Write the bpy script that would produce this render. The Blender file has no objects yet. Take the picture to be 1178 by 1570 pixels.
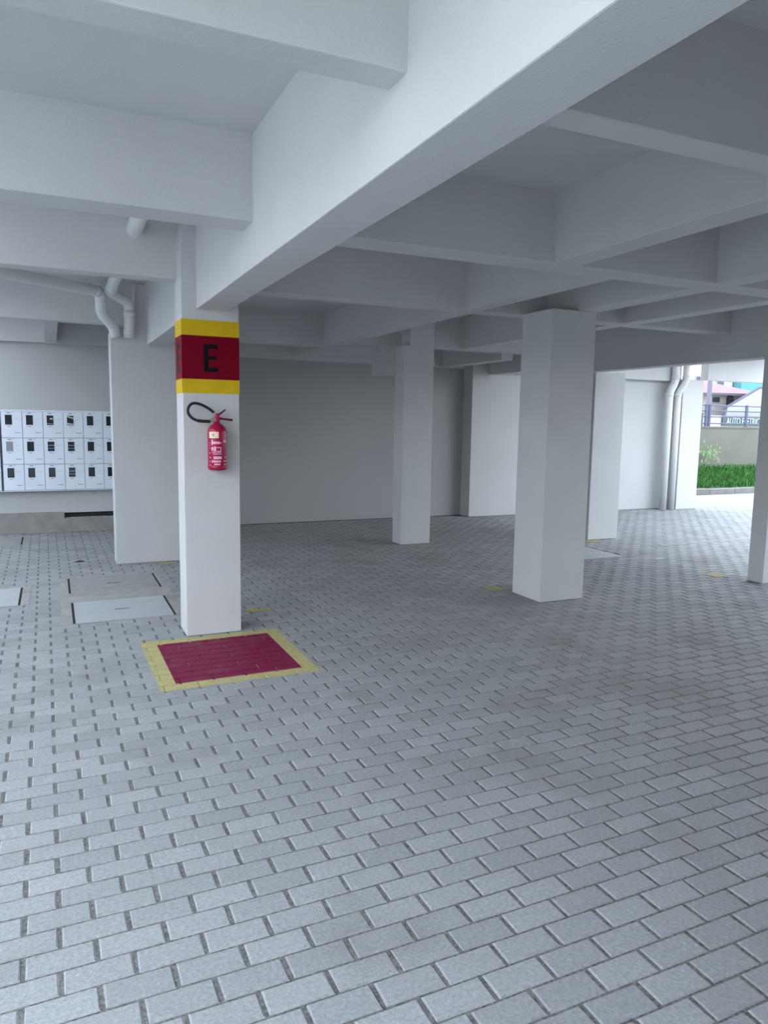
import bpy, bmesh, math, random
import numpy as np
from mathutils import Matrix, Vector

random.seed(7)
sc = bpy.context.scene
col = sc.collection

# ---------------------------------------------------------------- camera
YAW, PITCH, ROLL = (math.radians(a) for a in (24.41413, 7.12477, 0.92535))
fwd = Vector((math.sin(YAW) * math.cos(PITCH), math.cos(YAW) * math.cos(PITCH), -math.sin(PITCH)))
rgt = Vector((math.cos(YAW), -math.sin(YAW), 0))
upv = rgt.cross(fwd)
r2 = rgt * math.cos(ROLL) + upv * math.sin(ROLL)
u2 = -rgt * math.sin(ROLL) + upv * math.cos(ROLL)
cd = bpy.data.cameras.new('camera')
cam = bpy.data.objects.new('camera', cd)
col.objects.link(cam)
cd.sensor_fit = 'HORIZONTAL'
cd.sensor_width = 36.0
cd.lens = 1119.58 / 1178 * 36.0
cd.clip_end = 300
cam.matrix_world = Matrix(((r2.x, u2.x, -fwd.x, 0.0), (r2.y, u2.y, -fwd.y, 0.0), (r2.z, u2.z, -fwd.z, 1.65), (0, 0, 0, 1)))
sc.camera = cam

# ---------------------------------------------------------------- sky and exposure
world = bpy.data.worlds.new('sky')
sc.world = world
world.use_nodes = True
wn, wl = world.node_tree.nodes, world.node_tree.links
bg = wn['Background']
geo = wn.new('ShaderNodeTexCoord')
sep = wn.new('ShaderNodeSeparateXYZ')
ramp = wn.new('ShaderNodeValToRGB')
wl.new(geo.outputs['Generated'], sep.inputs[0])
wl.new(sep.outputs['Z'], ramp.inputs[0])
ramp.color_ramp.elements[0].position = 0.0
ramp.color_ramp.elements[0].color = (0.91, 0.95, 1.0, 1)
ramp.color_ramp.elements[1].position = 0.7
ramp.color_ramp.elements[1].color = (0.74, 0.855, 1.0, 1)
wl.new(ramp.outputs[0], bg.inputs[0])
bg.inputs[1].default_value = 1.0
sc.view_settings.view_transform = 'Standard'
sc.view_settings.look = 'None'
sc.view_settings.gamma = 1.0
sc.view_settings.use_curve_mapping = False
sc.view_settings.exposure = 2.68

# ---------------------------------------------------------------- materials
def mat(name, rgb, rough=0.7, var=0.0, scale=6.0, bump=0.0, bscale=120.0, metal=0.0, spec=0.3, stain=None, stain_scale=1.5, stain_amt=0.5, attr=None, attr_amt=0.0, objrand=0.0, specks=()):
    m = bpy.data.materials.new(name)
    m.use_nodes = True
    n, l = m.node_tree.nodes, m.node_tree.links
    b = n['Principled BSDF']
    b.inputs['Roughness'].default_value = rough
    b.inputs['Metallic'].default_value = metal
    b.inputs['Specular IOR Level'].default_value = spec
    tc = n.new('ShaderNodeNewGeometry')
    cur = n.new('ShaderNodeRGB')
    cur.outputs[0].default_value = (*rgb, 1)
    out = cur.outputs[0]
    def noise(s, d=5):
        t = n.new('ShaderNodeTexNoise')
        t.inputs['Scale'].default_value = s
        t.inputs['Detail'].default_value = d
        l.new(tc.outputs['Position'], t.inputs['Vector'])
        return t
    def mul(sock, fac_sock, lo, hi):
        mr = n.new('ShaderNodeMapRange')
        mr.inputs[1].default_value = 0.3
        mr.inputs[2].default_value = 0.7
        mr.inputs[3].default_value = lo
        mr.inputs[4].default_value = hi
        l.new(fac_sock, mr.inputs[0])
        v = n.new('ShaderNodeVectorMath')
        v.operation = 'SCALE'
        l.new(sock, v.inputs[0])
        l.new(mr.outputs[0], v.inputs['Scale'])
        return v.outputs[0]
    if var:
        out = mul(out, noise(scale).outputs['Fac'], 1 - var, 1 + var)
    if attr:
        a = n.new('ShaderNodeAttribute')
        a.attribute_name = attr
        mr = n.new('ShaderNodeMapRange')
        mr.inputs[3].default_value = 1 - attr_amt
        mr.inputs[4].default_value = 1 + attr_amt
        l.new(a.outputs['Fac'], mr.inputs[0])
        v = n.new('ShaderNodeVectorMath')
        v.operation = 'SCALE'
        l.new(out, v.inputs[0])
        l.new(mr.outputs[0], v.inputs['Scale'])
        out = v.outputs[0]
    if objrand:
        a = n.new('ShaderNodeObjectInfo')
        mr = n.new('ShaderNodeMapRange')
        mr.inputs[3].default_value = 1 - objrand
        mr.inputs[4].default_value = 1 + objrand
        l.new(a.outputs['Random'], mr.inputs[0])
        v = n.new('ShaderNodeVectorMath')
        v.operation = 'SCALE'
        l.new(out, v.inputs[0])
        l.new(mr.outputs[0], v.inputs['Scale'])
        out = v.outputs[0]
    if stain:
        t = noise(stain_scale, 7)
        mr = n.new('ShaderNodeMapRange')
        mr.inputs[1].default_value = 0.55
        mr.inputs[2].default_value = 0.75
        mr.inputs[4].default_value = stain_amt
        l.new(t.outputs['Fac'], mr.inputs[0])
        mx = n.new('ShaderNodeMix')
        mx.data_type = 'RGBA'
        l.new(mr.outputs[0], mx.inputs[0])
        l.new(out, mx.inputs[6])
        mx.inputs[7].default_value = (*stain, 1)
        out = mx.outputs[2]
    for s_scale, s_lo, s_hi, s_amt, s_rgb in specks:
        t = noise(s_scale, 4)
        mr = n.new('ShaderNodeMapRange')
        mr.inputs[1].default_value = s_lo
        mr.inputs[2].default_value = s_hi
        mr.inputs[4].default_value = s_amt
        l.new(t.outputs['Fac'], mr.inputs[0])
        mx = n.new('ShaderNodeMix')
        mx.data_type = 'RGBA'
        l.new(mr.outputs[0], mx.inputs[0])
        l.new(out, mx.inputs[6])
        mx.inputs[7].default_value = (*s_rgb, 1)
        out = mx.outputs[2]
    l.new(out, b.inputs['Base Color'])
    if bump:
        t = noise(bscale, 3)
        bp = n.new('ShaderNodeBump')
        bp.inputs['Strength'].default_value = bump
        bp.inputs['Distance'].default_value = 0.004
        l.new(t.outputs['Fac'], bp.inputs['Height'])
        l.new(bp.outputs[0], b.inputs['Normal'])
    return m

M = {}
M['paint'] = mat('white_textured_paint', (0.58, 0.585, 0.583), 0.75, 0.025, 3.0, 0.35, 90)
M['wallpaint'] = mat('white_wall_paint', (0.54, 0.545, 0.543), 0.75, 0.03, 1.2, 0.3, 90)
M['rear_shade'] = mat('shade_darkened_wall_paint', (0.42, 0.425, 0.424), 0.75, 0.03, 1.2, 0.3, 90)  # wall paint darkened to deepen the shade on the rear wall
M['pvc'] = mat('white_pvc', (0.72, 0.725, 0.72), 0.35, 0.02, 8)
M['yellow'] = mat('yellow_paint', (0.66, 0.44, 0.012), 0.6, 0.06, 10, 0.1, 90, spec=0.15)
M['red'] = mat('crimson_paint', (0.185, 0.0008, 0.014), 0.6, 0.05, 10, 0.1, 90, spec=0.1)
M['black'] = mat('black_paint', (0.006, 0.006, 0.007), 0.6, spec=0.1)
M['floor_red'] = mat('crimson_floor_paint', (0.17, 0.008, 0.045), 0.6, 0.22, 60, 0.4, 200, spec=0.2, stain=(0.20, 0.10, 0.13), stain_scale=5, stain_amt=0.4)
M['floor_yellow'] = mat('worn_yellow_floor_paint', (0.40, 0.355, 0.16), 0.65, 0.18, 60, 0.3, 200, spec=0.2, stain=(0.32, 0.31, 0.25), stain_scale=7, stain_amt=0.7)
M['faded'] = mat('faded_yellow_paint', (0.34, 0.30, 0.12), 0.7, 0.25, 40, 0.3, 200, stain=(0.27, 0.265, 0.24), stain_scale=14, stain_amt=0.95)
M['paver'] = mat('grey_concrete_paver', (0.28, 0.286, 0.29), 0.72, 0.15, 75, 0.7, 330, stain=(0.17, 0.165, 0.155), stain_scale=1.6, stain_amt=0.6, objrand=0.09, specks=((110, 0.62, 0.72, 0.6, (0.12, 0.12, 0.12)), (60, 0.66, 0.74, 0.55, (0.46, 0.47, 0.48)), (9, 0.64, 0.78, 0.4, (0.40, 0.41, 0.42))))
M['paver_f'] = mat('grey_concrete_paver_field', (0.28, 0.286, 0.29), 0.72, 0.15, 75, 0.7, 330, stain=(0.17, 0.165, 0.155), stain_scale=1.6, stain_amt=0.6, attr='tone', attr_amt=0.09, specks=((110, 0.62, 0.72, 0.6, (0.12, 0.12, 0.12)), (60, 0.66, 0.74, 0.55, (0.46, 0.47, 0.48)), (9, 0.64, 0.78, 0.4, (0.40, 0.41, 0.42))))
M['sand'] = mat('joint_sand', (0.14, 0.138, 0.132), 0.95, 0.5, 90, 0.8, 300)
M['concrete'] = mat('bare_concrete', (0.30, 0.295, 0.28), 0.85, 0.12, 8, 0.4, 150, stain=(0.2, 0.19, 0.175), stain_scale=3, stain_amt=0.6)
M['lid'] = mat('smooth_concrete_lid', (0.36, 0.375, 0.39), 0.6, 0.06, 6, 0.15, 200)
M['lid_old'] = mat('weathered_concrete_lid', (0.27, 0.27, 0.265), 0.75, 0.1, 9, 0.3, 180, stain=(0.2, 0.195, 0.18), stain_scale=6, stain_amt=0.5)
M['dark'] = mat('void_shade_black', (0.015, 0.015, 0.016), 0.9)  # near-black standing in for shade inside the cover gaps
M['grille'] = mat('dark_grey_vent', (0.06, 0.063, 0.066), 0.7, 0.1, 30)
M['meter_white'] = mat('white_powder_coated_steel', (0.78, 0.85, 0.95), 0.35, 0.02, 4)
M['meter_seam'] = mat('grey_seam', (0.33, 0.36, 0.42), 0.6)
M['meter_glass'] = mat('dark_meter_window', (0.012, 0.016, 0.02), 0.08, spec=0.6)
M['meter_pale'] = mat('pale_meter_window', (0.30, 0.32, 0.34), 0.15, spec=0.6)
M['meter_strip'] = mat('pale_window_strip', (0.55, 0.6, 0.63), 0.4)
M['tag'] = mat('printed_tag', (0.36, 0.39, 0.44), 0.6, 0.3, 120)
M['ext_red'] = mat('extinguisher_red', (0.36, 0.003, 0.05), 0.3, spec=0.4)
M['ext_dark'] = mat('extinguisher_dark_red', (0.10, 0.004, 0.016), 0.4, spec=0.4)
M['rubber'] = mat('black_rubber', (0.012, 0.013, 0.015), 0.5)
M['brass'] = mat('pale_metal', (0.62, 0.52, 0.50), 0.35, metal=0.6)
M['cream'] = mat('cream_label', (0.85, 0.72, 0.50), 0.5, 0.12, 120)
M['print'] = mat('pale_pink_print', (0.78, 0.42, 0.58), 0.5, 0.25, 220)
M['asphalt'] = mat('outdoor_concrete_ground', (0.55, 0.55, 0.54), 0.9, 0.1, 2)
M['kerb'] = mat('kerb_concrete', (0.17, 0.16, 0.155), 0.85, 0.12, 6)
M['soil'] = mat('green_bank_soil', (0.03, 0.06, 0.02), 0.95, 0.2, 5)
M['grass'] = mat('grass_blades', (0.035, 0.125, 0.022), 0.7, 0.45, 5)
M['leaf'] = mat('pale_leaves', (0.14, 0.24, 0.09), 0.6, 0.2, 9)
M['bwall'] = mat('beige_boundary_render', (0.125, 0.125, 0.105), 0.9, 0.06, 1.5, 0.2, 40)
M['steel_blue'] = mat('grey_blue_steel', (0.055, 0.065, 0.11), 0.5)
M['house'] = mat('cream_house_render', (0.30, 0.28, 0.27), 0.85, 0.05, 1)
M['house2'] = mat('pale_grey_house_render', (0.24, 0.25, 0.30), 0.85, 0.05, 1)
M['roof'] = mat('pinkish_clay_tiles', (0.19, 0.095, 0.115), 0.8, 0.25, 3)
M['roof_edge'] = mat('grey_roof_edge', (0.07, 0.065, 0.09), 0.8)
M['brown'] = mat('dry_brown_leaf', (0.05, 0.042, 0.035), 0.8)
M['cyan'] = mat('turquoise_render', (0.06, 0.19, 0.22), 0.8, 0.05, 1)
M['window'] = mat('dark_window_glass', (0.03, 0.035, 0.04), 0.15)
M['sign'] = mat('dark_teal_sign_board', (0.035, 0.06, 0.07), 0.6)
M['white'] = mat('white_lettering', (0.30, 0.32, 0.33), 0.6)
M['pole'] = mat('utility_pole_concrete', (0.10, 0.10, 0.13), 0.8)

# ---------------------------------------------------------------- mesh helpers
class MB:
    def __init__(s):
        s.v, s.f = [], []
    def box(s, x0, x1, y0, y1, z0, z1):
        i = len(s.v)
        s.v += [(x0, y0, z0), (x1, y0, z0), (x1, y1, z0), (x0, y1, z0), (x0, y0, z1), (x1, y0, z1), (x1, y1, z1), (x0, y1, z1)]
        s.f += [tuple(i + k for k in q) for q in ((0, 3, 2, 1), (4, 5, 6, 7), (0, 1, 5, 4), (1, 2, 6, 5), (2, 3, 7, 6), (3, 0, 4, 7))]
        return s
    def poly(s, pts, faces):
        i = len(s.v)
        s.v += [tuple(p) for p in pts]
        s.f += [tuple(i + k for k in q) for q in faces]
        return s
    def prism(s, pts2, axis, a0, a1):
        n = len(pts2)
        mk = {'x': lambda p, a: (a, p[0], p[1]), 'y': lambda p, a: (p[0], a, p[1]), 'z': lambda p, a: (p[0], p[1], a)}[axis]
        i = len(s.v)
        s.v += [mk(p, a0) for p in pts2] + [mk(p, a1) for p in pts2]
        s.f += [tuple(i + k for k in range(n))[::-1], tuple(i + n + k for k in range(n))]
        s.f += [(i + k, i + (k + 1) % n, i + n + (k + 1) % n, i + n + k) for k in range(n)]
        return s
    def tube(s, path, r, n=16, caps=True):
        P = [Vector(p) for p in path]
        R = r if isinstance(r, (list, tuple)) else [r] * len(P)
        t = [(P[min(k + 1, len(P) - 1)] - P[max(k - 1, 0)]).normalized() for k in range(len(P))]
        ref = Vector((0, 0, 1)) if abs(t[0].z) < 0.9 else Vector((1, 0, 0))
        a = t[0].cross(ref).normalized()
        i = len(s.v)
        for k, p in enumerate(P):
            a = (a - t[k] * a.dot(t[k])).normalized()
            b = t[k].cross(a)
            for j in range(n):
                w = 2 * math.pi * j / n
                s.v.append(tuple(p + (a * math.cos(w) + b * math.sin(w)) * R[k]))
        for k in range(len(P) - 1):
            for j in range(n):
                s.f.append((i + k * n + j, i + k * n + (j + 1) % n, i + (k + 1) * n + (j + 1) % n, i + (k + 1) * n + j))
        if caps:
            s.f.append(tuple(i + j for j in range(n))[::-1])
            s.f.append(tuple(i + (len(P) - 1) * n + j for j in range(n)))
        return s
    def lathe(s, prof, cx, cy, n=32):
        i = len(s.v)
        for r, z in prof:
            for j in range(n):
                w = 2 * math.pi * j / n
                s.v.append((cx + r * math.cos(w), cy + r * math.sin(w), z))
        for k in range(len(prof) - 1):
            for j in range(n):
                s.f.append((i + k * n + j, i + k * n + (j + 1) % n, i + (k + 1) * n + (j + 1) % n, i + (k + 1) * n + j))
        s.f.append(tuple(i + j for j in range(n))[::-1])
        s.f.append(tuple(i + (len(prof) - 1) * n + j for j in range(n)))
        return s
    def patch(s, cx, cy, r, a0, a1, z0, z1, th=0.0012, n=10):
        # a thin curved label wrapped on a cylinder
        i = len(s.v)
        for k in range(n + 1):
            w = a0 + (a1 - a0) * k / n
            for rr in (r, r + th):
                for z in (z0, z1):
                    s.v.append((cx + rr * math.cos(w), cy + rr * math.sin(w), z))
        for k in range(n):
            b, c = i + 4 * k, i + 4 * (k + 1)
            s.f += [(b + 2, c + 2, c + 3, b + 3), (b, b + 1, c + 1, c), (b + 1, b + 3, c + 3, c + 1), (b, c, c + 2, b + 2)]
        s.f += [(i, i + 2, i + 3, i + 1), (i + 4 * n, i + 4 * n + 1, i + 4 * n + 3, i + 4 * n + 2)]
        return s
    def mesh(s, name):
        me = bpy.data.meshes.new(name)
        me.from_pydata(s.v, [], s.f)
        me.update()
        return me
    def build(s, name, m, parent=None, bevel=0.0, smooth=False):
        me = s.mesh(name)
        bm = bmesh.new()
        bm.from_mesh(me)
        bmesh.ops.recalc_face_normals(bm, faces=bm.faces)
        bm.to_mesh(me)
        bm.free()
        me.materials.append(m)
        if smooth:
            for p in me.polygons:
                p.use_smooth = len(p.vertices) == 4
        o = bpy.data.objects.new(name, me)
        col.objects.link(o)
        if parent:
            o.parent = parent
            o.matrix_parent_inverse = parent.matrix_basis.inverted()
        if bevel:
            b = o.modifiers.new('edge', 'BEVEL')
            b.width = bevel
            b.segments = 2
            b.limit_method = 'ANGLE'
        return o

def tag(o, label=None, cat=None, group=None, kind=None):
    for k, v in (('label', label), ('category', cat), ('group', group), ('kind', kind)):
        if v:
            o[k] = v
    return o

def empty(name, loc, label, cat, group=None):
    o = bpy.data.objects.new(name, None)
    o.empty_display_size = 0.1
    col.objects.link(o)
    o.location = loc
    return tag(o, label, cat, group)

def box(*a):
    return MB().box(*a)

# ================================================================ STRUCTURE
ZS, ZB, ZG = 3.085, 2.66, 2.432      # slab soffit, cross beam soffit, girder soffit
SX0, SX1, SY0, SY1 = -1.3, 8.9, -0.1, 11.45

ceiling = tag(box(SX0, SX1, SY0, SY1, ZS, ZS + 0.14).box(SX1, 13.6, 9.0, SY1, ZS, ZS + 0.14).build('ceiling', M['paint']), 'white painted concrete slab with a grid of beams below it', kind='structure')

def beam(name, x0, x1, y0, y1, z=ZB, label=None):
    e = 0.012
    if name == 'cross_beam':
        x0, x1 = x0 - e, x1 + e
    elif name == 'rib_beam':
        y0, y1 = y0 - e, y1 + e
    o = box(x0, x1, y0, y1, z, ZS + 0.02).build(name, M['paint'], ceiling, bevel=0.006)
    if label:
        o['label'] = label
    return o

# main girder over the lettered column, one span either side of each column
GX0, GX1 = 0.983, 1.208
beam('girder', GX0, GX1, SY0, 5.513, ZG, 'deep white girder running from overhead to the lettered column')
beam('girder', GX0, GX1, 5.80, 8.58, ZG)
beam('girder', GX0, GX1, 8.86, 11.25, ZG)
# cross beams left of the girder
for y0, y1, x1 in ((2.05, 2.185, GX0), (3.86, 4.09, GX0), (5.70, 5.87, 0.878), (8.77, 8.93, 0.866)):
    beam('cross_beam', SX0, x1, y0, y1)
beam('cross_beam', SX0, GX0, 11.20, 11.30, 2.63)
beam('rib_beam', -0.05, 0.10, 8.93, 11.20)
# cross beams right of the girder
G2 = 6.82
for y0, y1, x0, x1 in ((2.05, 2.19, GX1, G2), (3.93, 4.17, GX1, G2), (5.90, 6.10, GX1, G2), (9.80, 10.0, GX1, 3.455), (9.10, 9.38, 3.63, 4.292), (9.05, 9.30, 4.65, G2)):
    beam('cross_beam', x0, x1, y0, y1)
beam('cross_beam', GX1, 6.6, 11.15, 11.25, 2.57)
# ribs between the cross beams
for x0, x1, y0, y1 in ((2.94, 3.145, SY0, 2.05), (4.36, 4.57, SY0, 2.05), (2.94, 3.145, 2.19, 3.93), (4.36, 4.57, 2.19, 3.93), (5.30, 5.49, 2.19, 3.93),
                       (3.455, 3.63, 4.17, 5.90), (4.36, 4.58, 4.17, 5.90), (5.29, 5.48, 4.17, 5.90),
                       (3.455, 3.63, 6.10, 11.15), (5.26, 5.45, 6.10, 9.05)):
    beam('rib_beam', x0, x1, y0, y1)
beam('rib_beam', 6.08, 6.28, 9.30, 11.15, 2.57)
# second girder and the bay beyond it
beam('girder', G2, 7.04, SY0, 8.20, 2.37, 'deep shaded girder over the far right columns')
beam('girder', 6.93, 7.12, 8.60, 10.95, 2.47)
beam('cross_beam', 7.12, 11.2, 10.78, 10.95, 2.50)
beam('cross_beam', 11.75, 13.6, 10.62, 10.80, 2.54)
beam('cross_beam', 7.04, SX1, 5.90, 6.10, 2.66)
beam('cross_beam', 7.04, SX1, 2.05, 2.19, 2.66)
beam('rib_beam', 4.2, 4.40, 9.38, 9.75, 2.28)

# back walls (the left one keeps a low slot open)
wb = MB()
wb.box(-3.25, 0.115, 11.30, 11.45, 0, ZS).box(0.115, 0.95, 11.30, 11.45, 0.275, ZS).box(0.115, 0.95, 11.30, 11.45, 0, 0.20).box(0.95, 1.45, 11.30, 11.45, 0, ZS)
tag(wb.build('wall_back', M['wallpaint']), 'white back wall behind the meter cabinets', kind='structure')
tag(box(1.45, 6.6, 11.25, 11.45, 0, ZS).build('wall_rear', M['rear_shade']), 'back wall between the girders, its paint darkened for shade', kind='structure')
tag(box(6.6, 11.2, 10.95, 11.45, 0, ZS).build('wall_alcove', M['wallpaint'], bevel=0.01), 'bright wall standing forward near the daylight opening', kind='structure')
tag(box(0.9, SX1, -0.26, -0.1, 0, ZS).build('added_wall_front', M['wallpaint']), 'unseen white wall added behind the viewer to cut daylight on the right', kind='structure')  # added out of view to block daylight from behind right
tag(box(-3.25, -3.1, 4.3, 11.3, -0.13, 3.3).build('added_wall_side', M['wallpaint']), 'unseen white wall added left of the meter cabinets to cut daylight', kind='structure')  # added out of view to keep side daylight off the interior
tag(box(-8.2, -8.0, -7, 11.4, -0.13, 2.6).build('added_wall_left', M['wallpaint']), 'unseen white wall added to shape daylight from the open left side', kind='structure')  # added out of view, white to bounce daylight onto the girder
tag(box(-8.0, 15.8, -7.0, -6.8, -0.13, 4.2).build('added_wall_yard', M['bwall']), 'unseen wall added behind the viewer to cut low daylight', kind='structure')  # added out of view so only steep daylight enters from behind
tag(box(15.8, 16.0, -7, 9.0, -0.13, 2.4).build('added_wall_right', M['bwall']), 'unseen wall added right of the open court to limit daylight', kind='structure')  # added out of view to limit daylight from the court
bb = MB()
bb.box(SX0, 0.60, 11.255, 11.30, 0, 0.197).box(SX0, 0.115, 11.255, 11.30, 0.197, 0.29).box(0.6, 1.44, 11.255, 11.30, 0, 0.197)
tag(bb.build('baseboard_back', M['concrete']), 'bare concrete strip along the foot of the back wall', kind='structure')
slot = empty('wall_vent', (0.53, 11.38, 0.2), 'dark slot opening low in the wall below the meter cabinet', 'vent')
box(0.115, 0.95, 11.42, 11.45, 0.20, 0.275).build('back_plate', M['grille'], slot)
for k in range(9):
    box(0.19 + k * 0.085, 0.20 + k * 0.085, 11.335, 11.345, 0.201, 0.274).build('bar', M['grille'], slot)
box(0.117, 0.948, 11.335, 11.345, 0.232, 0.242).build('rail', M['grille'], slot)

# ---------------------------------------------------------------- floor: sand bed + pavers
floor = tag(box(-7, 17, -2.5, 13.0, -0.12, -0.0055).build('floor', M['sand']), 'grey concrete block paving laid in running bond', kind='structure')
tag(box(-60, 90, -60, 90, -0.4, -0.13).build('trim_1', M['asphalt']), 'pale open ground around the building', kind='structure')

tag(box(7.6, 16.5, 7.46, 7.56, -0.05, 0.002).build('trim_2', M['concrete']), 'narrow concrete strip across the paving of the right bay', kind='structure')
PIT = 0.10398
OX, OY, PHI = -0.13947, 2.26399, math.radians(0.459)
cph, sph = math.cos(PHI), math.sin(PHI)
def l2w(u, v):
    return OX + cph * u - sph * v, OY + sph * u + cph * v
BU, BV = 0.0968, 0.0479          # half sizes of a paver
CH, CHZ = 0.0045, 0.004           # chamfer
# areas where no paver lies: covers with their frames (world rectangles)
covers = [(0.115, 0.880, 6.18, 6.90), (0.105, 0.905, 7.28, 7.96), (-1.10, -0.33, 6.97, 7.69), (-1.2, -0.425, 10.29, 10.95), (5.75, 6.52, 7.02, 7.77)]
frames = [(0.01, 0.985, 6.165, 8.03), (-1.2, -0.24, 6.955, 7.78), (-1.25, -0.40, 10.26, 10.99), (5.70, 6.54, 6.98, 7.80)]
FW, FH = 589.0, 785.0
rows = []
for j in range(-42, 104):
    for i in range(-66, 160):
        if (i + j) % 2:
            continue
        u, v = (i + 1) * PIT, j * PIT
        x, y = l2w(u, v)
        if x < -6.8 or x > 16.6 or y < -2.2 or y > 12.7 or (y > 11.22 and x < 11.8):
            continue
        if any(a + 0.06 < x < b - 0.06 and c + 0.02 < y < d - 0.02 for a, b, c, d in frames):
            continue
        rows.append((i, j, u, v, x, y))
def seen(x, y):
    d = Vector((x, y, -1.65))
    z = d.dot(fwd)
    if z <= 0.2:
        return None
    px, py = d.dot(r2) / z * 1119.58, -d.dot(u2) / z * 1119.58
    return z if abs(px) < FW + 70 and abs(py) < FH + 55 else None
near = sorted((seen(r[4], r[5]) or 1e9, k) for k, r in enumerate(rows))[:300]
nearset = {k for d, k in near}
tmpl_v = []
for sx, sy in ((-1, -1), (1, -1), (1, 1), (-1, 1)):
    tmpl_v.append((sx * BU, sy * BV, -0.06))
for sx, sy in ((-1, -1), (1, -1), (1, 1), (-1, 1)):
    tmpl_v.append((sx * BU, sy * BV, -CHZ))
for sx, sy in ((-1, -1), (1, -1), (1, 1), (-1, 1)):
    tmpl_v.append((sx * (BU - CH), sy * (BV - CH), 0))
tmpl_f = [(8, 9, 10, 11)] + [(a + k, a + (k + 1) % 4, a + 4 + (k + 1) % 4, a + 4 + k) for a in (0, 4) for k in range(4)]
variants = []
for q in range(6):
    rnd = random.Random(q)
    vv = []
    for k, (a, b, c) in enumerate(tmpl_v):
        jx, jy = (rnd.uniform(-1, 1) * 0.0016 for _ in range(2))
        vv.append((a + jx, b + jy, c))
    me = bpy.data.meshes.new('paver')
    me.from_pydata(vv, [], tmpl_f)
    me.update()
    me.materials.append(M['paver'])
    variants.append(me)
for k in sorted(nearset):
    i, j, u, v, x, y = rows[k]
    o = bpy.data.objects.new('paver', variants[random.randrange(6)])
    col.objects.link(o)
    o.parent = floor
    o.location = (x, y, random.uniform(-0.0016, 0.0))
    o.rotation_euler = (random.uniform(-0.012, 0.012), random.uniform(-0.007, 0.007), PHI + random.uniform(-0.008, 0.008))
T = np.array(tmpl_v)
TF = np.array(tmpl_f)
rest = [r for k, r in enumerate(rows) if k not in nearset]
nR = len(rest)
rng = np.random.default_rng(3)
XY = np.array([(r[4], r[5]) for r in rest])
V = np.repeat(T[None], nR, 0)
V[:, :, :2] += rng.uniform(-0.0015, 0.0015, (nR, 12, 2))
tx, ty, tz = rng.uniform(-0.008, 0.008, nR), rng.uniform(-0.012, 0.012, nR), rng.uniform(-0.0018, 0, nR)
V[:, :, 2] += V[:, :, 0] * tx[:, None] + V[:, :, 1] * ty[:, None] + tz[:, None] - (np.abs(tx) * BU + np.abs(ty) * BV)[:, None] * 0.6
rot = PHI + rng.uniform(-0.008, 0.008, nR)
cr, sr = np.cos(rot)[:, None], np.sin(rot)[:, None]
vx, vy = V[:, :, 0].copy(), V[:, :, 1].copy()
V[:, :, 0] = cr * vx - sr * vy + XY[:, :1]
V[:, :, 1] = sr * vx + cr * vy + XY[:, 1:]
F = (TF[None] + (np.arange(nR) * 12)[:, None, None]).reshape(-1, 4)
me = bpy.data.meshes.new('paver_field')
me.from_pydata(V.reshape(-1, 3).tolist(), [], F.tolist())
me.update()
at = me.attributes.new('tone', 'FLOAT', 'POINT')
at.data.foreach_set('value', np.repeat(rng.uniform(0, 1, nR), 12).astype(np.float32))
me.materials.append(M['paver_f'])
pf = bpy.data.objects.new('paver_field', me)
col.objects.link(pf)
pf.parent = floor
tag(pf, 'grey concrete pavers farther off in running bond', kind='stuff')

# ================================================================ COLUMNS
def column(name, label, x0, x1, y0, y1, z1, cat='column', group='white painted columns'):
    t = empty(name, ((x0 + x1) / 2, (y0 + y1) / 2, 0), label, cat, group)
    box(x0, x1, y0, y1, 0, z1).build('shaft', M['paint'], t, bevel=0.006)
    return t

EX0, EX1, EY0, EY1 = 0.876, 1.292, 5.513, 5.80
ce = column('column', 'white column with red and yellow bands and a black letter E', EX0, EX1, EY0, EY1, ZS)
def band(name, z0, z1, m, e):
    b = MB()
    b.box(EX0 - e, EX1 + e, EY0 - e, EY0 + 0.001, z0, z1).box(EX0 - e, EX1 + e, EY1 - 0.001, EY1 + e, z0, z1)
    b.box(EX0 - e, EX0 + 0.001, EY0, EY1, z0, z1).box(EX1 - 0.001, EX1 + e, EY0, EY1, z0, z1)
    return b.build(name, m, ce)
band('yellow_band', 2.244, 2.357, M['yellow'], 0.0022)
rb = band('red_band', 1.931, 2.244, M['red'], 0.0022)
band('yellow_band', 1.829, 1.931, M['yellow'], 0.0022)
def letter_E(a0, a1, z0, z1, st, put):
    b = MB()
    h = z1 - z0
    for p0, p1, q0, q1 in ((a0, a0 + st, z0, z1), (a0 + st, a1, z0, z0 + st * 0.95), (a0 + st, a1, z1 - st * 0.95, z1), (a0 + st, a1 - 0.012, z0 + h * 0.5 - st * 0.35, z0 + h * 0.5 + st * 0.5)):
        put(b, p0, p1, q0, q1)
    return b
letter_E(1.032, 1.136, 1.985, 2.186, 0.034, lambda b, p0, p1, q0, q1: b.box(p0, p1, EY0 - 0.0034, EY0 - 0.002, q0, q1)).build('letter_E', M['black'], rb)
letter_E(-5.715, -5.605, 1.985, 2.186, 0.034, lambda b, p0, p1, q0, q1: b.box(EX0 - 0.0034, EX0 - 0.002, -p1, -p0, q0, q1)).build('letter_E', M['black'], rb)

c2 = empty('column', (0.98, 8.72, 0), 'white column with drain pipes entering its top, behind the lettered column', 'column', 'white painted columns')
MB().prism([(0.606, 0), (1.36, 0), (1.36, ZS), (0.866, ZS), (0.866, 2.56), (0.606, 2.56)], 'y', 8.58, 8.86).build('shaft', M['paint'], c2, bevel=0.006)

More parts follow.
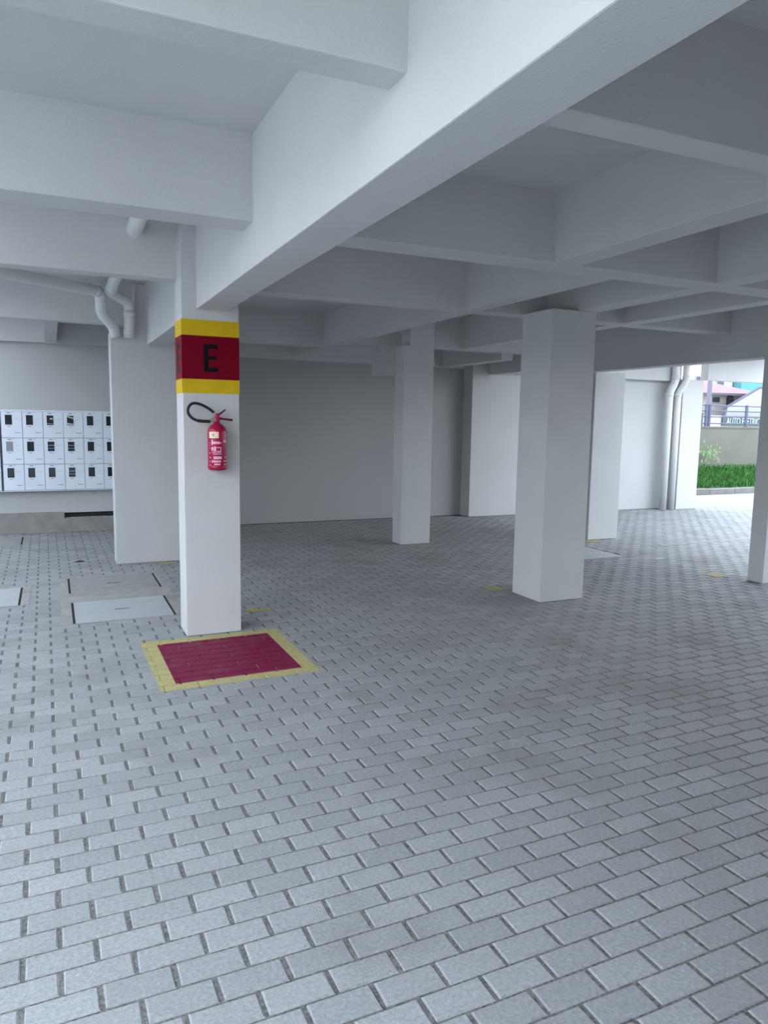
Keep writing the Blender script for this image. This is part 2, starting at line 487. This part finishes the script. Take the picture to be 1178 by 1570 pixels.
column('column', 'thick white column nearest on the right, standing free on the paving', 4.06, 4.555, 5.42, 5.87, ZB)
c4 = empty('column', (4.45, 8.85, 0), 'shaded column in the middle distance before the dark back wall', 'column', 'white painted columns')
MB().prism([(4.205, 0), (4.65, 0), (4.65, ZS), (4.292, ZS), (4.292, 2.63), (4.205, 2.63)], 'y', 8.72, 8.98).build('shaft', M['paint'], c4, bevel=0.006)
column('column', 'bright column half hidden behind the thick white column', 6.93, 7.465, 8.20, 8.60, 2.37)
column('column', 'dark sided column at the right edge beside the daylight opening', 6.80, 7.26, 5.25, 5.44, 2.37)
column('column', 'bright column end at the left of the daylight opening', 11.2, 11.73, 10.70, 11.3, 2.54)

# ================================================================ FIRE EXTINGUISHER
ext = empty('fire_extinguisher', (1.105, 5.43, 1.262), 'red fire extinguisher with black hose hanging on the lettered column', 'extinguisher')
cx, cy, R0 = 1.105, 5.428, 0.069
zb0 = 1.268
prof = [(0.058, zb0), (0.066, zb0 + 0.006), (R0, zb0 + 0.016), (R0, zb0 + 0.285), (0.066, zb0 + 0.300), (0.054, zb0 + 0.320), (0.036, zb0 + 0.336), (0.020, zb0 + 0.346), (0.018, zb0 + 0.356)]
body = MB().lathe(prof, cx, cy).build('cylinder_body', M['ext_red'], ext, smooth=True)
MB().lathe([(R0 + 0.0004, zb0 + 0.012), (R0 + 0.0014, zb0 + 0.014), (R0 + 0.0014, zb0 + 0.034), (R0 + 0.0004, zb0 + 0.036)], cx, cy).build('base_ring', M['ext_red'], body, smooth=True)
# labels on the side turned to the viewer (viewer lies towards -y and slightly -x)
A = lambda deg: math.radians(deg)
MB().patch(cx, cy, R0, A(205), A(268), zb0 + 0.236, zb0 + 0.282).build('inspection_label', M['cream'], body)
MB().patch(cx, cy, R0 + 0.0011, A(228), A(240), zb0 + 0.250, zb0 + 0.270).build('label_mark', M['tag'], body)
for a0, a1, z0, z1 in ((222, 232, 0.186, 0.226), (232, 275, 0.194, 0.212), (276, 284, 0.198, 0.206),
                       (206, 212, 0.178, 0.186), (206, 212, 0.196, 0.204), (206, 213, 0.160, 0.166),
                       (222, 236, 0.145, 0.172), (239, 252, 0.140, 0.175), (256, 282, 0.166, 0.172), (256, 282, 0.138, 0.144), (278, 282, 0.144, 0.166), (222, 282, 0.132, 0.136),
                       (232, 284, 0.119, 0.125), (236, 284, 0.084, 0.104), (232, 280, 0.060, 0.074), (224, 230, 0.056, 0.078), (240, 276, 0.040, 0.052),
                       (206, 212, 0.120, 0.132), (208, 216, 0.090, 0.100), (206, 212, 0.060, 0.070), (208, 214, 0.036, 0.046),
                       (300, 318, 0.206, 0.226), (306, 322, 0.092, 0.100), (298, 330, 0.066, 0.072), (300, 328, 0.042, 0.048)):
    MB().patch(cx, cy, R0, A(a0), A(a1), zb0 + z0, zb0 + z1, n=6).build('print_block', M['print'], body)
zt = zb0 + 0.352
valve = MB()
valve.lathe([(0.020, zt), (0.022, zt + 0.006), (0.024, zt + 0.022), (0.019, zt + 0.026), (0.019, zt + 0.052), (0.013, zt + 0.064)], cx, cy, 18)
valve.box(cx - 0.012, cx + 0.035, cy - 0.011, cy + 0.011, zt + 0.020, zt + 0.036)
valve = valve.build('valve', M['ext_red'], ext, bevel=0.002)
MB().tube([(cx - 0.014, cy - 0.006, zt + 0.016), (cx - 0.05, cy - 0.012, zt + 0.014)], 0.0165, 16).build('pressure_gauge', M['brass'], valve)
MB().tube([(cx - 0.008, cy, zt + 0.05), (cx - 0.026, cy - 0.01, zt + 0.070)], 0.011, 14).build('hose_coupling', M['brass'], valve)
MB().prism([(cx + 0.01, zt + 0.020), (cx + 0.115, zt + 0.008), (cx + 0.115, zt + 0.024), (cx + 0.01, zt + 0.034)], 'y', cy - 0.012, cy + 0.012).build('carry_handle', M['ext_dark'], valve, bevel=0.002)
MB().prism([(cx + 0.004, zt + 0.046), (cx + 0.022, zt + 0.052), (cx + 0.066, zt + 0.088), (cx + 0.060, zt + 0.096), (cx + 0.014, zt + 0.062)], 'y', cy - 0.008, cy + 0.008).build('squeeze_lever', M['ext_dark'], valve, bevel=0.002)
hp = []
ctrl = [(-0.026, 0.070), (-0.060, 0.097), (-0.105, 0.122), (-0.150, 0.134), (-0.182, 0.126), (-0.202, 0.098), (-0.203, 0.064), (-0.182, 0.032), (-0.148, 0.012), (-0.112, 0.006), (-0.05, 0.004)]
def cat(P, t):
    k = min(int(t), len(P) - 2)
    f = t - k
    p = [P[max(k - 1, 0)], P[k], P[k + 1], P[min(k + 2, len(P) - 1)]]
    return [0.5 * (2 * p[1][c] + (p[2][c] - p[0][c]) * f + (2 * p[0][c] - 5 * p[1][c] + 4 * p[2][c] - p[3][c]) * f * f + (3 * p[1][c] - p[0][c] - 3 * p[2][c] + p[3][c]) * f ** 3) for c in (0, 1)]
NP = 60
for k in range(NP + 1):
    a, b = cat(ctrl, k / NP * (len(ctrl) - 1))
    hp.append((cx + a, cy - 0.012 + 0.03 * math.sin(math.pi * k / NP), zt + b))
MB().tube(hp, [0.0100 if k < NP * 0.82 else 0.0118 for k in range(NP + 1)], 12).build('hose', M['rubber'], ext, smooth=True)
box(cx - 0.02, cx + 0.02, 5.494, 5.512, zb0 + 0.21, zb0 + 0.33).build('wall_bracket', M['ext_dark'], ext)
box(cx - 0.008, cx + 0.008, 5.446, 5.494, zt - 0.002, zt + 0.006).build('hook', M['ext_dark'], ext)

# ================================================================ FLOOR MARKING (paint film over pavers and joints)
fm = empty('floor_marking', (1.07, 4.95, 0), 'crimson painted square with yellow border on the paving before the lettered column', 'floor marking')
IU0, IU1, IV0, IV1 = 0.803, 1.626, 2.248, 3.105
OU0, OU1, OV0, OV1 = 0.697, 1.722, 2.150, 3.205
def clip(a, r):
    q = (max(a[0], r[0]), min(a[1], r[1]), max(a[2], r[2]), min(a[3], r[3]))
    return q if q[1] - q[0] > 0.001 and q[3] - q[2] > 0.001 else None
def film(rects, name, m):
    b = MB()
    def slab(q, z0, z1):
        i = len(b.v)
        for z in (z0, z1):
            for uu, vv in ((q[0], q[2]), (q[1], q[2]), (q[1], q[3]), (q[0], q[3])):
                b.v.append((*l2w(uu, vv), z))
        b.f.extend([tuple(i + k for k in f) for f in ((4, 5, 6, 7), (0, 1, 5, 4), (1, 2, 6, 5), (2, 3, 7, 6), (3, 0, 4, 7), (0, 3, 2, 1))])
    for r in rects:
        slab(r, -0.0055, -0.0040)
        for j in range(16, 36):
            for i in range(0, 24):
                if (i + j) % 2:
                    continue
                w = (i * PIT + (PIT - BU) - 0.001 + 0.002, (i + 2) * PIT - (PIT - BU) - 0.001, j * PIT - BV + 0.001, j * PIT + BV - 0.001)
                q = clip(w, r)
                if q:
                    slab(q, -0.0040, 0.0016)
    return b.build(name, m, fm)
film([(IU0, IU1, IV0, IV1)], 'red_panel', M['floor_red'])
film([(OU0, IU0, OV0, OV1), (IU1, OU1, OV0, OV1), (IU0, IU1, OV0, IV0), (IU0, IU1, IV1, OV1)], 'yellow_border', M['floor_yellow'])

# faded bay marks
def mark(pts, label):
    b = MB().prism(pts, 'z', 0.0002, 0.0014)
    tag(b.build('paint_mark', M['faded']), label, 'paint mark', 'yellow paint dashes on the paving')
mark([(1.49, 6.03), (1.70, 6.02), (1.70, 6.11), (1.58, 6.11), (1.585, 6.17), (1.49, 6.17)], 'faded yellow paint corner on the paving behind the lettered column')
mark([(3.90, 6.00), (4.045, 5.99), (4.05, 6.12), (3.97, 6.20), (3.90, 6.19)], 'faded yellow paint dash at the back of the thick white column')
mark([(6.78, 8.04), (7.10, 8.04), (7.10, 8.17), (6.78, 8.17)], 'faded yellow paint dash at the foot of the half hidden bright column')
mark([(6.60, 5.66), (6.79, 5.66), (6.79, 5.85), (6.60, 5.85)], 'faded yellow paint dash beside the dark sided column')
mark([(1.05, 8.40), (1.20, 8.40), (1.20, 8.55), (1.05, 8.55)], 'faded yellow paint dash at the foot of the pipe column')

# ================================================================ INSPECTION COVERS
labels = ['smooth pale grey inspection cover nearest the lettered column', 'weathered grey inspection cover behind the smooth pale one', 'pale grey inspection cover at the left edge of the picture', 'small weathered inspection cover near the back wall at the left edge', 'pale cover partly hidden behind the thick white column']
# surround frame carries two covers
def surround(rect, holes, name, label):
    x0, x1, y0, y1 = rect
    b = MB()
    xs = sorted({x0, x1, *[h[0] for h in holes], *[h[1] for h in holes]})
    ys = sorted({y0, y1, *[h[2] for h in holes], *[h[3] for h in holes]})
    for a0, a1 in zip(xs, xs[1:]):
        for c0, c1 in zip(ys, ys[1:]):
            mx, my = (a0 + a1) / 2, (c0 + c1) / 2
            if not any(h[0] < mx < h[1] and h[2] < my < h[3] for h in holes):
                b.box(a0, a1, c0, c1, -0.05, 0.0022)
    return tag(b.build(name, M['concrete']), label, 'cover frame', 'concrete frames of the inspection covers')
G = 0.020
hole = lambda c: (c[0] - G, c[1] + G, c[2] - 0.004, c[3] + 0.004)
surround(frames[0], [hole(covers[0]), hole(covers[1])], 'cover_frame', 'rough concrete surround holding two inspection covers beside the lettered column')
surround(frames[1], [hole(covers[2])], 'cover_frame', 'rough concrete surround of the cover at the left picture edge')
surround(frames[2], [hole(covers[3])], 'cover_frame', 'rough concrete surround of the cover near the back wall')
surround(frames[3], [hole(covers[4])], 'cover_frame', 'concrete surround of the cover behind the thick white column')
for k, (x0, x1, y0, y1) in enumerate(covers):
    t = empty('inspection_cover', ((x0 + x1) / 2, (y0 + y1) / 2, 0), labels[k], 'cover', 'inspection covers in the paving')
    mx, my = (x0 + x1) / 2, (y0 + y1) / 2
    b = MB()
    b.box(x0, mx - 0.06, y0, y1, -0.045, 0.003).box(mx + 0.06, x1, y0, y1, -0.045, 0.003).box(mx - 0.06, mx + 0.06, y0, my - 0.018, -0.045, 0.003).box(mx - 0.06, mx + 0.06, my + 0.018, y1, -0.045, 0.003)
    b.build('slab', M['lid'] if k in (0, 2, 4) else M['lid_old'], t)
    for g0, g1 in ((x0 - G, x0), (x1, x1 + G)):
        box(g0 + 0.0005, g1 - 0.0005, y0, y1, -0.0054, 0.0012).build('joint_shade_strip', M['dark'], t)  # dark strip painted in for the shade of a deep gap
    box(mx - 0.06, mx + 0.06, my - 0.018, my + 0.018, -0.044, -0.018).build('lifting_recess', M['dark'], t)
    MB().tube([(mx - 0.06, my, -0.004), (mx + 0.06, my, -0.004)], 0.006, 8).build('lifting_bar', M['grille'], t)

# ================================================================ METER CABINETS
def meter_cabinet(label, x0, n, looks):
    W, PX, PZ = 0.2572, 0.2572, 0.3615
    z0 = 0.605
    x1 = x0 + n * W + 0.012
    t = empty('meter_cabinet', ((x0 + x1) / 2, 11.25, 0.6), label, 'meter cabinet', 'white electricity meter cabinets')
    box(x0, x1, 11.215, 11.299, z0, 1.715).build('cabinet_body', M['meter_seam'], t)
    for q0, q1 in ((1.697, 1.718), (z0 - 0.004, z0 + 0.006)):
        box(x0 - 0.004, x1 + 0.004, 11.198, 11.2145, q0, q1).build('frame_rail', M['meter_white'], t)
    for r in range(3):
        for c in range(n):
            a = x0 + 0.006 + c * PX
            b = z0 + 0.009 + (2 - r) * PZ
            d = box(a + 0.003, a + PX - 0.003, 11.200, 11.214, b + 0.003, b + PZ - 0.003).build('door', M['meter_white'], t, bevel=0.002)
            wx, wz = a + 0.091, b + 0.245
            k = looks.get((r, c), 0)
            box(wx - 0.047, wx + 0.047, 11.1975, 11.2005, wz - 0.072, wz + 0.072).build('window_rim', M['meter_white'], d)
            wv = MB().box(wx - 0.042, wx + 0.042, 11.1955, 11.198, wz - 0.066, wz + 0.066).build('window', M['meter_pale'] if k == 3 else M['meter_glass'], d)
            if k == 1:
                for q in ((-0.002, 0.036, 0.010, 0.030), (-0.04, 0.04, -0.050, -0.045)):
                    box(wx + q[0], wx + q[1], 11.1945, 11.1957, wz + q[2], wz + q[3]).build('window_stripe', M['meter_strip'], d)
            if k == 2:
                for q in (((-0.04, 0.064), (0.04, 0.040), (0.04, 0.020), (-0.04, 0.046)), ((-0.04, -0.034), (0.04, -0.046), (0.04, -0.060), (-0.04, -0.058))):  # pale slanted stripes across the window
                    MB().prism([(wx + e, wz + g) for e, g in q], 'y', 11.1945, 11.1957).build('window_stripe', M['meter_strip'], d)
            if k == 4:
                for q in ((0.012, 0.020), (-0.030, -0.024)):
                    box(wx - 0.04, wx + 0.04, 11.1945, 11.1957, wz + q[0], wz + q[1]).build('window_stripe', M['tag'], d)
            box(wx - 0.024, wx + 0.024, 11.1982, 11.2005, wz + 0.088, wz + 0.102).build('number_tag', M['tag'], d)
            box(wx - 0.020, wx + 0.020, 11.1982, 11.2005, wz - 0.092, wz - 0.084).build('caption', M['tag'], d)
            box(a + 0.160, a + 0.232, 11.1982, 11.2005, b + 0.066, b + 0.075).build('name_plate', M['tag'], d)
            box(a + 0.140, a + 0.150, 11.196, 11.2005, b + PZ - 0.016, b + PZ - 0.006).build('latch', M['tag'], d)
            box(a + 0.165, a + 0.225, 11.1984, 11.2005, wz + 0.012, wz + 0.015).build('seam_line', M['meter_seam'], d)
    return t
meter_cabinet('white wall cabinet with three rows of dark meter windows beside the pipe column', -0.634, 6, {(0, 2): 1, (0, 3): 2, (1, 0): 3, (1, 2): 4, (1, 3): 4, (2, 3): 4})
meter_cabinet('white meter cabinet cut off by the left edge of the picture', -1.175, 2, {})

# ================================================================ DRAIN PIPES
def arc_path(pts, rad=0.09, n=7):
    P = [Vector(p) for p in pts]
    out = [P[0]]
    for k in range(1, len(P) - 1):
        a, b = (P[k - 1] - P[k]).normalized(), (P[k + 1] - P[k]).normalized()
        r = min(rad, (P[k - 1] - P[k]).length * 0.45, (P[k + 1] - P[k]).length * 0.45)
        s, e = P[k] + a * r, P[k] + b * r
        for q in range(n + 1):
            t = q / n
            out.append(s * (1 - t) ** 2 + P[k] * 2 * t * (1 - t) + e * t * t)
    out.append(P[-1])
    return [tuple(p) for p in out]
def pipe(label, pts, r, collars=(), rad=0.09):
    t = empty('drain_pipe', pts[-1], label, 'pipe', 'white plastic drain pipes')
    p = MB().tube(arc_path(pts, rad), r, 20).build('pipe_run', M['pvc'], t, smooth=True)
    for a, b in collars:
        MB().tube([a, b], r + 0.006, 20).build('collar', M['pvc'], t, smooth=True)
    return t
PR = 0.055
pipe('white drain pipe coming through the left beam and bending into the pipe column', [(0.585, 5.10, 3.07), (0.585, 5.30, 2.985), (0.60, 8.28, 2.93), (0.80, 8.46, 2.86), (0.80, 8.49, 2.70), (0.80, 8.52, 2.50)], PR,
     [((0.601, 8.06, 2.937), (0.6015, 8.16, 2.935)), ((0.80, 8.478, 2.78), (0.80, 8.485, 2.72)), ((0.80, 8.515, 2.59), (0.80, 8.52, 2.53))], 0.055)
pipe('white drain pipe crossing below the ceiling at far left before dropping beside the pipe column', [(-1.6, 6.32, 2.87), (-0.357, 7.18, 2.85), (0.50, 8.30, 2.93), (0.515, 8.40, 2.72), (0.64, 8.50, 2.60), (0.66, 8.53, 2.50)], PR,
     [((0.44, 8.22, 2.925), (0.475, 8.268, 2.928)), ((0.513, 8.385, 2.78), (0.516, 8.39, 2.73))], 0.05)
pipe('left of two white downpipes by the daylight opening', [(10.87, 10.72, 0.0), (10.87, 10.72, 2.28), (10.98, 10.70, 2.48), (10.98, 10.70, 2.66), (10.98, 10.70, 3.08)], 0.072, [((10.87, 10.72, 2.20), (10.87, 10.72, 2.27)), ((10.98, 10.70, 2.52), (10.98, 10.70, 2.60))], 0.1)
pipe('right of two white downpipes by the daylight opening', [(11.09, 10.72, 0.0), (11.09, 10.72, 2.28), (11.17, 10.62, 2.48), (11.17, 10.62, 2.66), (11.17, 10.62, 3.08)], 0.062, [((11.09, 10.72, 2.20), (11.09, 10.72, 2.27)), ((11.17, 10.62, 2.52), (11.17, 10.62, 2.60))], 0.1)

# ================================================================ OUTSIDE
kb = empty('kerb', (15.5, 12.85, 0), 'low concrete kerb along the grass bank outside', 'kerb')
for k in range(12):
    x = 11.9 + k * 0.86
    box(x, x + 0.85, 12.80, 12.95, -0.13, 0.13 + 0.004 * (k % 3)).build('kerb_stone', M['kerb'], kb, bevel=0.01)
bank = MB()
NXB = 24
for k in range(NXB):
    x0, x1 = 12 + k * 0.45, 12 + (k + 1) * 0.45
    bank.prism([(12.95, -0.13), (14.575, -0.13), (14.575, 0.45), (13.7, 0.30), (12.95, 0.11)], 'x', x0, x1)
gb = tag(bank.build('grass_bank', M['soil']), 'sloping bank of bright green grass below the boundary wall', 'grass bank')
rg = np.random.default_rng(5)
gv, gf = [], []
for k in range(9000):
    x, s = rg.uniform(12.2, 21), rg.uniform(0, 1)
    y = 13.06 + s * 1.42
    z = 0.10 + s * 0.34
    h, a = rg.uniform(0.10, 0.24), rg.uniform(0, math.pi)
    dx, dy = 0.018 * math.cos(a), 0.018 * math.sin(a)
    lx, ly = rg.uniform(-0.07, 0.07), rg.uniform(-0.08, 0.04)
    i = len(gv)
    gv += [(x - dx, y - dy, z), (x + dx, y + dy, z), (x + lx * 0.5 + dx * 0.7, y + ly * 0.5 + dy * 0.7, z + h * 0.6), (x + lx * 0.5 - dx * 0.7, y + ly * 0.5 - dy * 0.7, z + h * 0.6), (x + lx, y + ly, z + h)]
    gf += [(i, i + 1, i + 2, i + 3), (i + 3, i + 2, i + 4)]
gm = bpy.data.meshes.new('grass')
gm.from_pydata(gv, [], gf)
gm.materials.append(M['grass'])
go = bpy.data.objects.new('grass', gm)
col.objects.link(go)
go.parent = gb
tag(go, 'bright green grass growing on the bank outside', kind='stuff')
bw = empty('boundary_wall', (17, 14.7, 0), 'beige rendered boundary wall behind the grass', 'wall')
box(11, 30, 14.62, 14.82, -0.13, 1.60).build('wall_panel', M['bwall'], bw)
box(11, 30, 14.58, 14.62, -0.13, 0.62).build('footing', M['bwall'], bw)
box(11, 30, 14.60, 14.84, 1.60, 1.64).build('coping', M['bwall'], bw)
fe = empty('railing', (17, 14.72, 1.64), 'grey blue metal railing on top of the boundary wall', 'railing')
for z in (1.72, 1.90, 2.06, 2.21):
    MB().tube([(11, 14.72, z), (30, 14.72, z)], 0.016, 8).build('rail', M['steel_blue'], fe)
for x in (15.86, 16.0, 16.14, 16.30, 16.42, 17.85, 19.4, 20.9):
    box(x - 0.03, x + 0.03, 14.69, 14.75, 1.64, 2.24 if x > 16.25 else 2.0).build('post', M['steel_blue'], fe)
sh = empty('shrub', (16.1, 14.45, 0.5), 'pale green weedy shrub before the boundary wall', 'shrub')
lv = MB()
for k in range(90):
    c = Vector((16.15 + rg.normal(0, 0.25), 14.42 + rg.normal(0, 0.05), 0.92 + rg.normal(0, 0.12)))
    a, s = rg.uniform(0, 6.28), rg.uniform(0.03, 0.06)
    d = Vector((math.cos(a), rg.uniform(-0.3, 0.3), math.sin(a))) * s
    e = d.cross(Vector((0, 1, 0))).normalized() * s * 0.45
    lv.poly([c - d, c + e, c + d, c - e], [(0, 1, 2, 3)])
lv.build('foliage', M['leaf'], sh)
for dx in (-0.15, 0.0, 0.16):
    MB().tube([(16.1 + dx * 0.3, 14.45, 0.40), (16.1 + dx, 14.43, 0.95)], 0.008, 6).build('stem', M['leaf'], sh)

# street side, far behind the wall
h1 = empty('house', (42, 41, 0), 'cream house with pinkish tiled roof and arched window across the street', 'house')
box(38.0, 46.6, 38, 45, 0, 3.95).build('wall', M['house'], h1)
MB().poly([(37.6, 37.3, 3.90), (47.2, 37.3, 3.98), (47.2, 45.6, 3.9), (37.6, 45.6, 3.9), (41.5, 41.5, 5.05), (45.5, 41.5, 5.05)], [(0, 1, 5, 4), (1, 2, 5), (2, 3, 4, 5), (3, 0, 4), (3, 2, 1, 0)]).build('roof', M['roof'], h1)
box(37.6, 47.2, 37.25, 37.33, 3.80, 3.92).build('eave_board', M['roof_edge'], h1)
aw = [(-0.42, -0.45), (0.42, -0.45), (0.42, 0.05)] + [(0.42 * math.cos(t), 0.05 + 0.42 * math.sin(t)) for t in np.linspace(0.2, math.pi - 0.2, 8)] + [(-0.42, 0.05)]
MB().prism([(x * 0.75 + 44.27, z * 0.85 + 3.52) for x, z in aw], 'y', 37.9, 38.02).build('arched_window', M['window'], h1)
w = box(42.4, 43.3, 37.92, 38.02, 3.25, 3.75).build('window', M['house2'], h1)
box(42.5, 43.2, 37.90, 37.93, 3.32, 3.68).build('pane', M['window'], w)
box(41.2, 41.5, 37.92, 38.02, 2.7, 3.6).build('shutter', M['window'], h1)
box(40.55, 40.8, 37.92, 38.02, 2.7, 3.6).build('shutter', M['window'], h1)
h2 = empty('house', (46.5, 37, 0), 'pale grey gabled house at the right of the cream one', 'house')
MB().prism([(42.5, 0), (50, 0), (50, 2.9), (45.6, 4.36), (42.5, 2.94)], 'y', 36.6, 36.72).build('gable_wall', M['house2'], h2)
MB().prism([(42.3, 2.93), (45.6, 4.44), (50.4, 2.85), (50.4, 2.78), (45.6, 4.36), (42.3, 2.85)], 'y', 36.55, 36.78).build('roof', M['roof_edge'], h2)
h3 = empty('apartment_block', (52, 60, 0), 'tall white block rising behind the tiled roof', 'building')
box(60, 70.2, 60, 70, 0, 9).build('wall', M['house'], h3)
for x in (64.4, 67.6):
    w = box(x, x + 1.2, 59.9, 60.02, 6.0, 7.1).build('window', M['house2'], h3)
    box(x + 0.12, x + 1.08, 59.86, 59.92, 6.1, 7.0).build('pane', M['window'], w)
h4 = empty('apartment_block', (72, 58, 0), 'turquoise block seen beyond the gabled house', 'building')
box(70.4, 84, 59, 68, 0, 9).build('wall', M['cyan'], h4)
box(70.3, 84.2, 58.8, 68.2, 9.0, 9.2).build('parapet', M['cyan'], h4)
sg = empty('shop_sign', (44, 35.9, 1.6), 'long dark sign board with white block letters behind the railing', 'sign')
box(41.4, 49.5, 35.95, 36.05, 1.68, 2.34).build('board', M['sign'], sg)
cu = bpy.data.curves.new('lettering', 'FONT')
cu.body = 'AUTO ELETRICA'
cu.size = 0.72
cu.extrude = 0.01
to = bpy.data.objects.new('lettering_curve', cu)
col.objects.link(to)
bpy.context.view_layer.update()
tm = bpy.data.meshes.new_from_object(to.evaluated_get(bpy.context.evaluated_depsgraph_get()))
bpy.data.objects.remove(to)
tm.materials.clear()
tm.materials.append(M['white'])
tl = bpy.data.objects.new('lettering', tm)
col.objects.link(tl)
tl.parent = sg
tl.matrix_parent_inverse = Matrix.Translation((-44, -35.9, -1.6))
tl.location = (41.72, 35.93, 1.77)
tl.rotation_euler = (math.pi / 2, 0, 0)
tl.scale = (0.66, 0.95, 1)
sw = empty('street_wall', (40, 36.5, 0), 'low white wall across the street behind the sign', 'wall')
box(30, 52, 36.1, 36.3, -0.13, 2.36).build('wall_panel', M['house'], sw)
for x, lab in ((37.8, 'grey utility pole behind the railing'),):
    up = empty('utility_pole', (x, 34, 0), lab, 'pole')
    MB().tube([(x, 34, -0.13), (x, 34, 8)], [0.17, 0.12], 10).build('shaft', M['pole'], up)
    box(x - 0.9, x + 0.9, 33.94, 34.06, 6.8, 6.92).build('crossarm', M['pole'], up)

# small litter on the paving
lf = MB()
lf.poly([(0.17, 8.86, 0.004), (0.23, 8.84, 0.016), (0.29, 8.88, 0.003), (0.23, 8.92, 0.012), (0.17, 8.86, 0.001), (0.23, 8.84, 0.013), (0.29, 8.88, 0.0), (0.23, 8.92, 0.009)], [(0, 1, 3), (1, 2, 3), (4, 7, 5), (5, 7, 6), (0, 4, 5, 1), (1, 5, 6, 2), (2, 6, 7, 3), (3, 7, 4, 0)])
tag(lf.build('dry_leaf', M['brown']), 'dark dry leaf lying on the paving left of the pipe column', 'leaf')
pb = MB()
pb.poly([(6.76, 6.70, 0.001), (6.88, 6.69, 0.006), (6.90, 6.76, 0.012), (6.78, 6.77, 0.004), (6.76, 6.70, 0.0), (6.88, 6.69, 0.003), (6.90, 6.76, 0.009), (6.78, 6.77, 0.001)], [(0, 1, 2, 3), (7, 6, 5, 4), (0, 4, 5, 1), (1, 5, 6, 2), (2, 6, 7, 3), (3, 7, 4, 0)])
tag(pb.build('paper_scrap', M['lid']), 'small pale paper scrap on the bright paving at the right', 'paper')
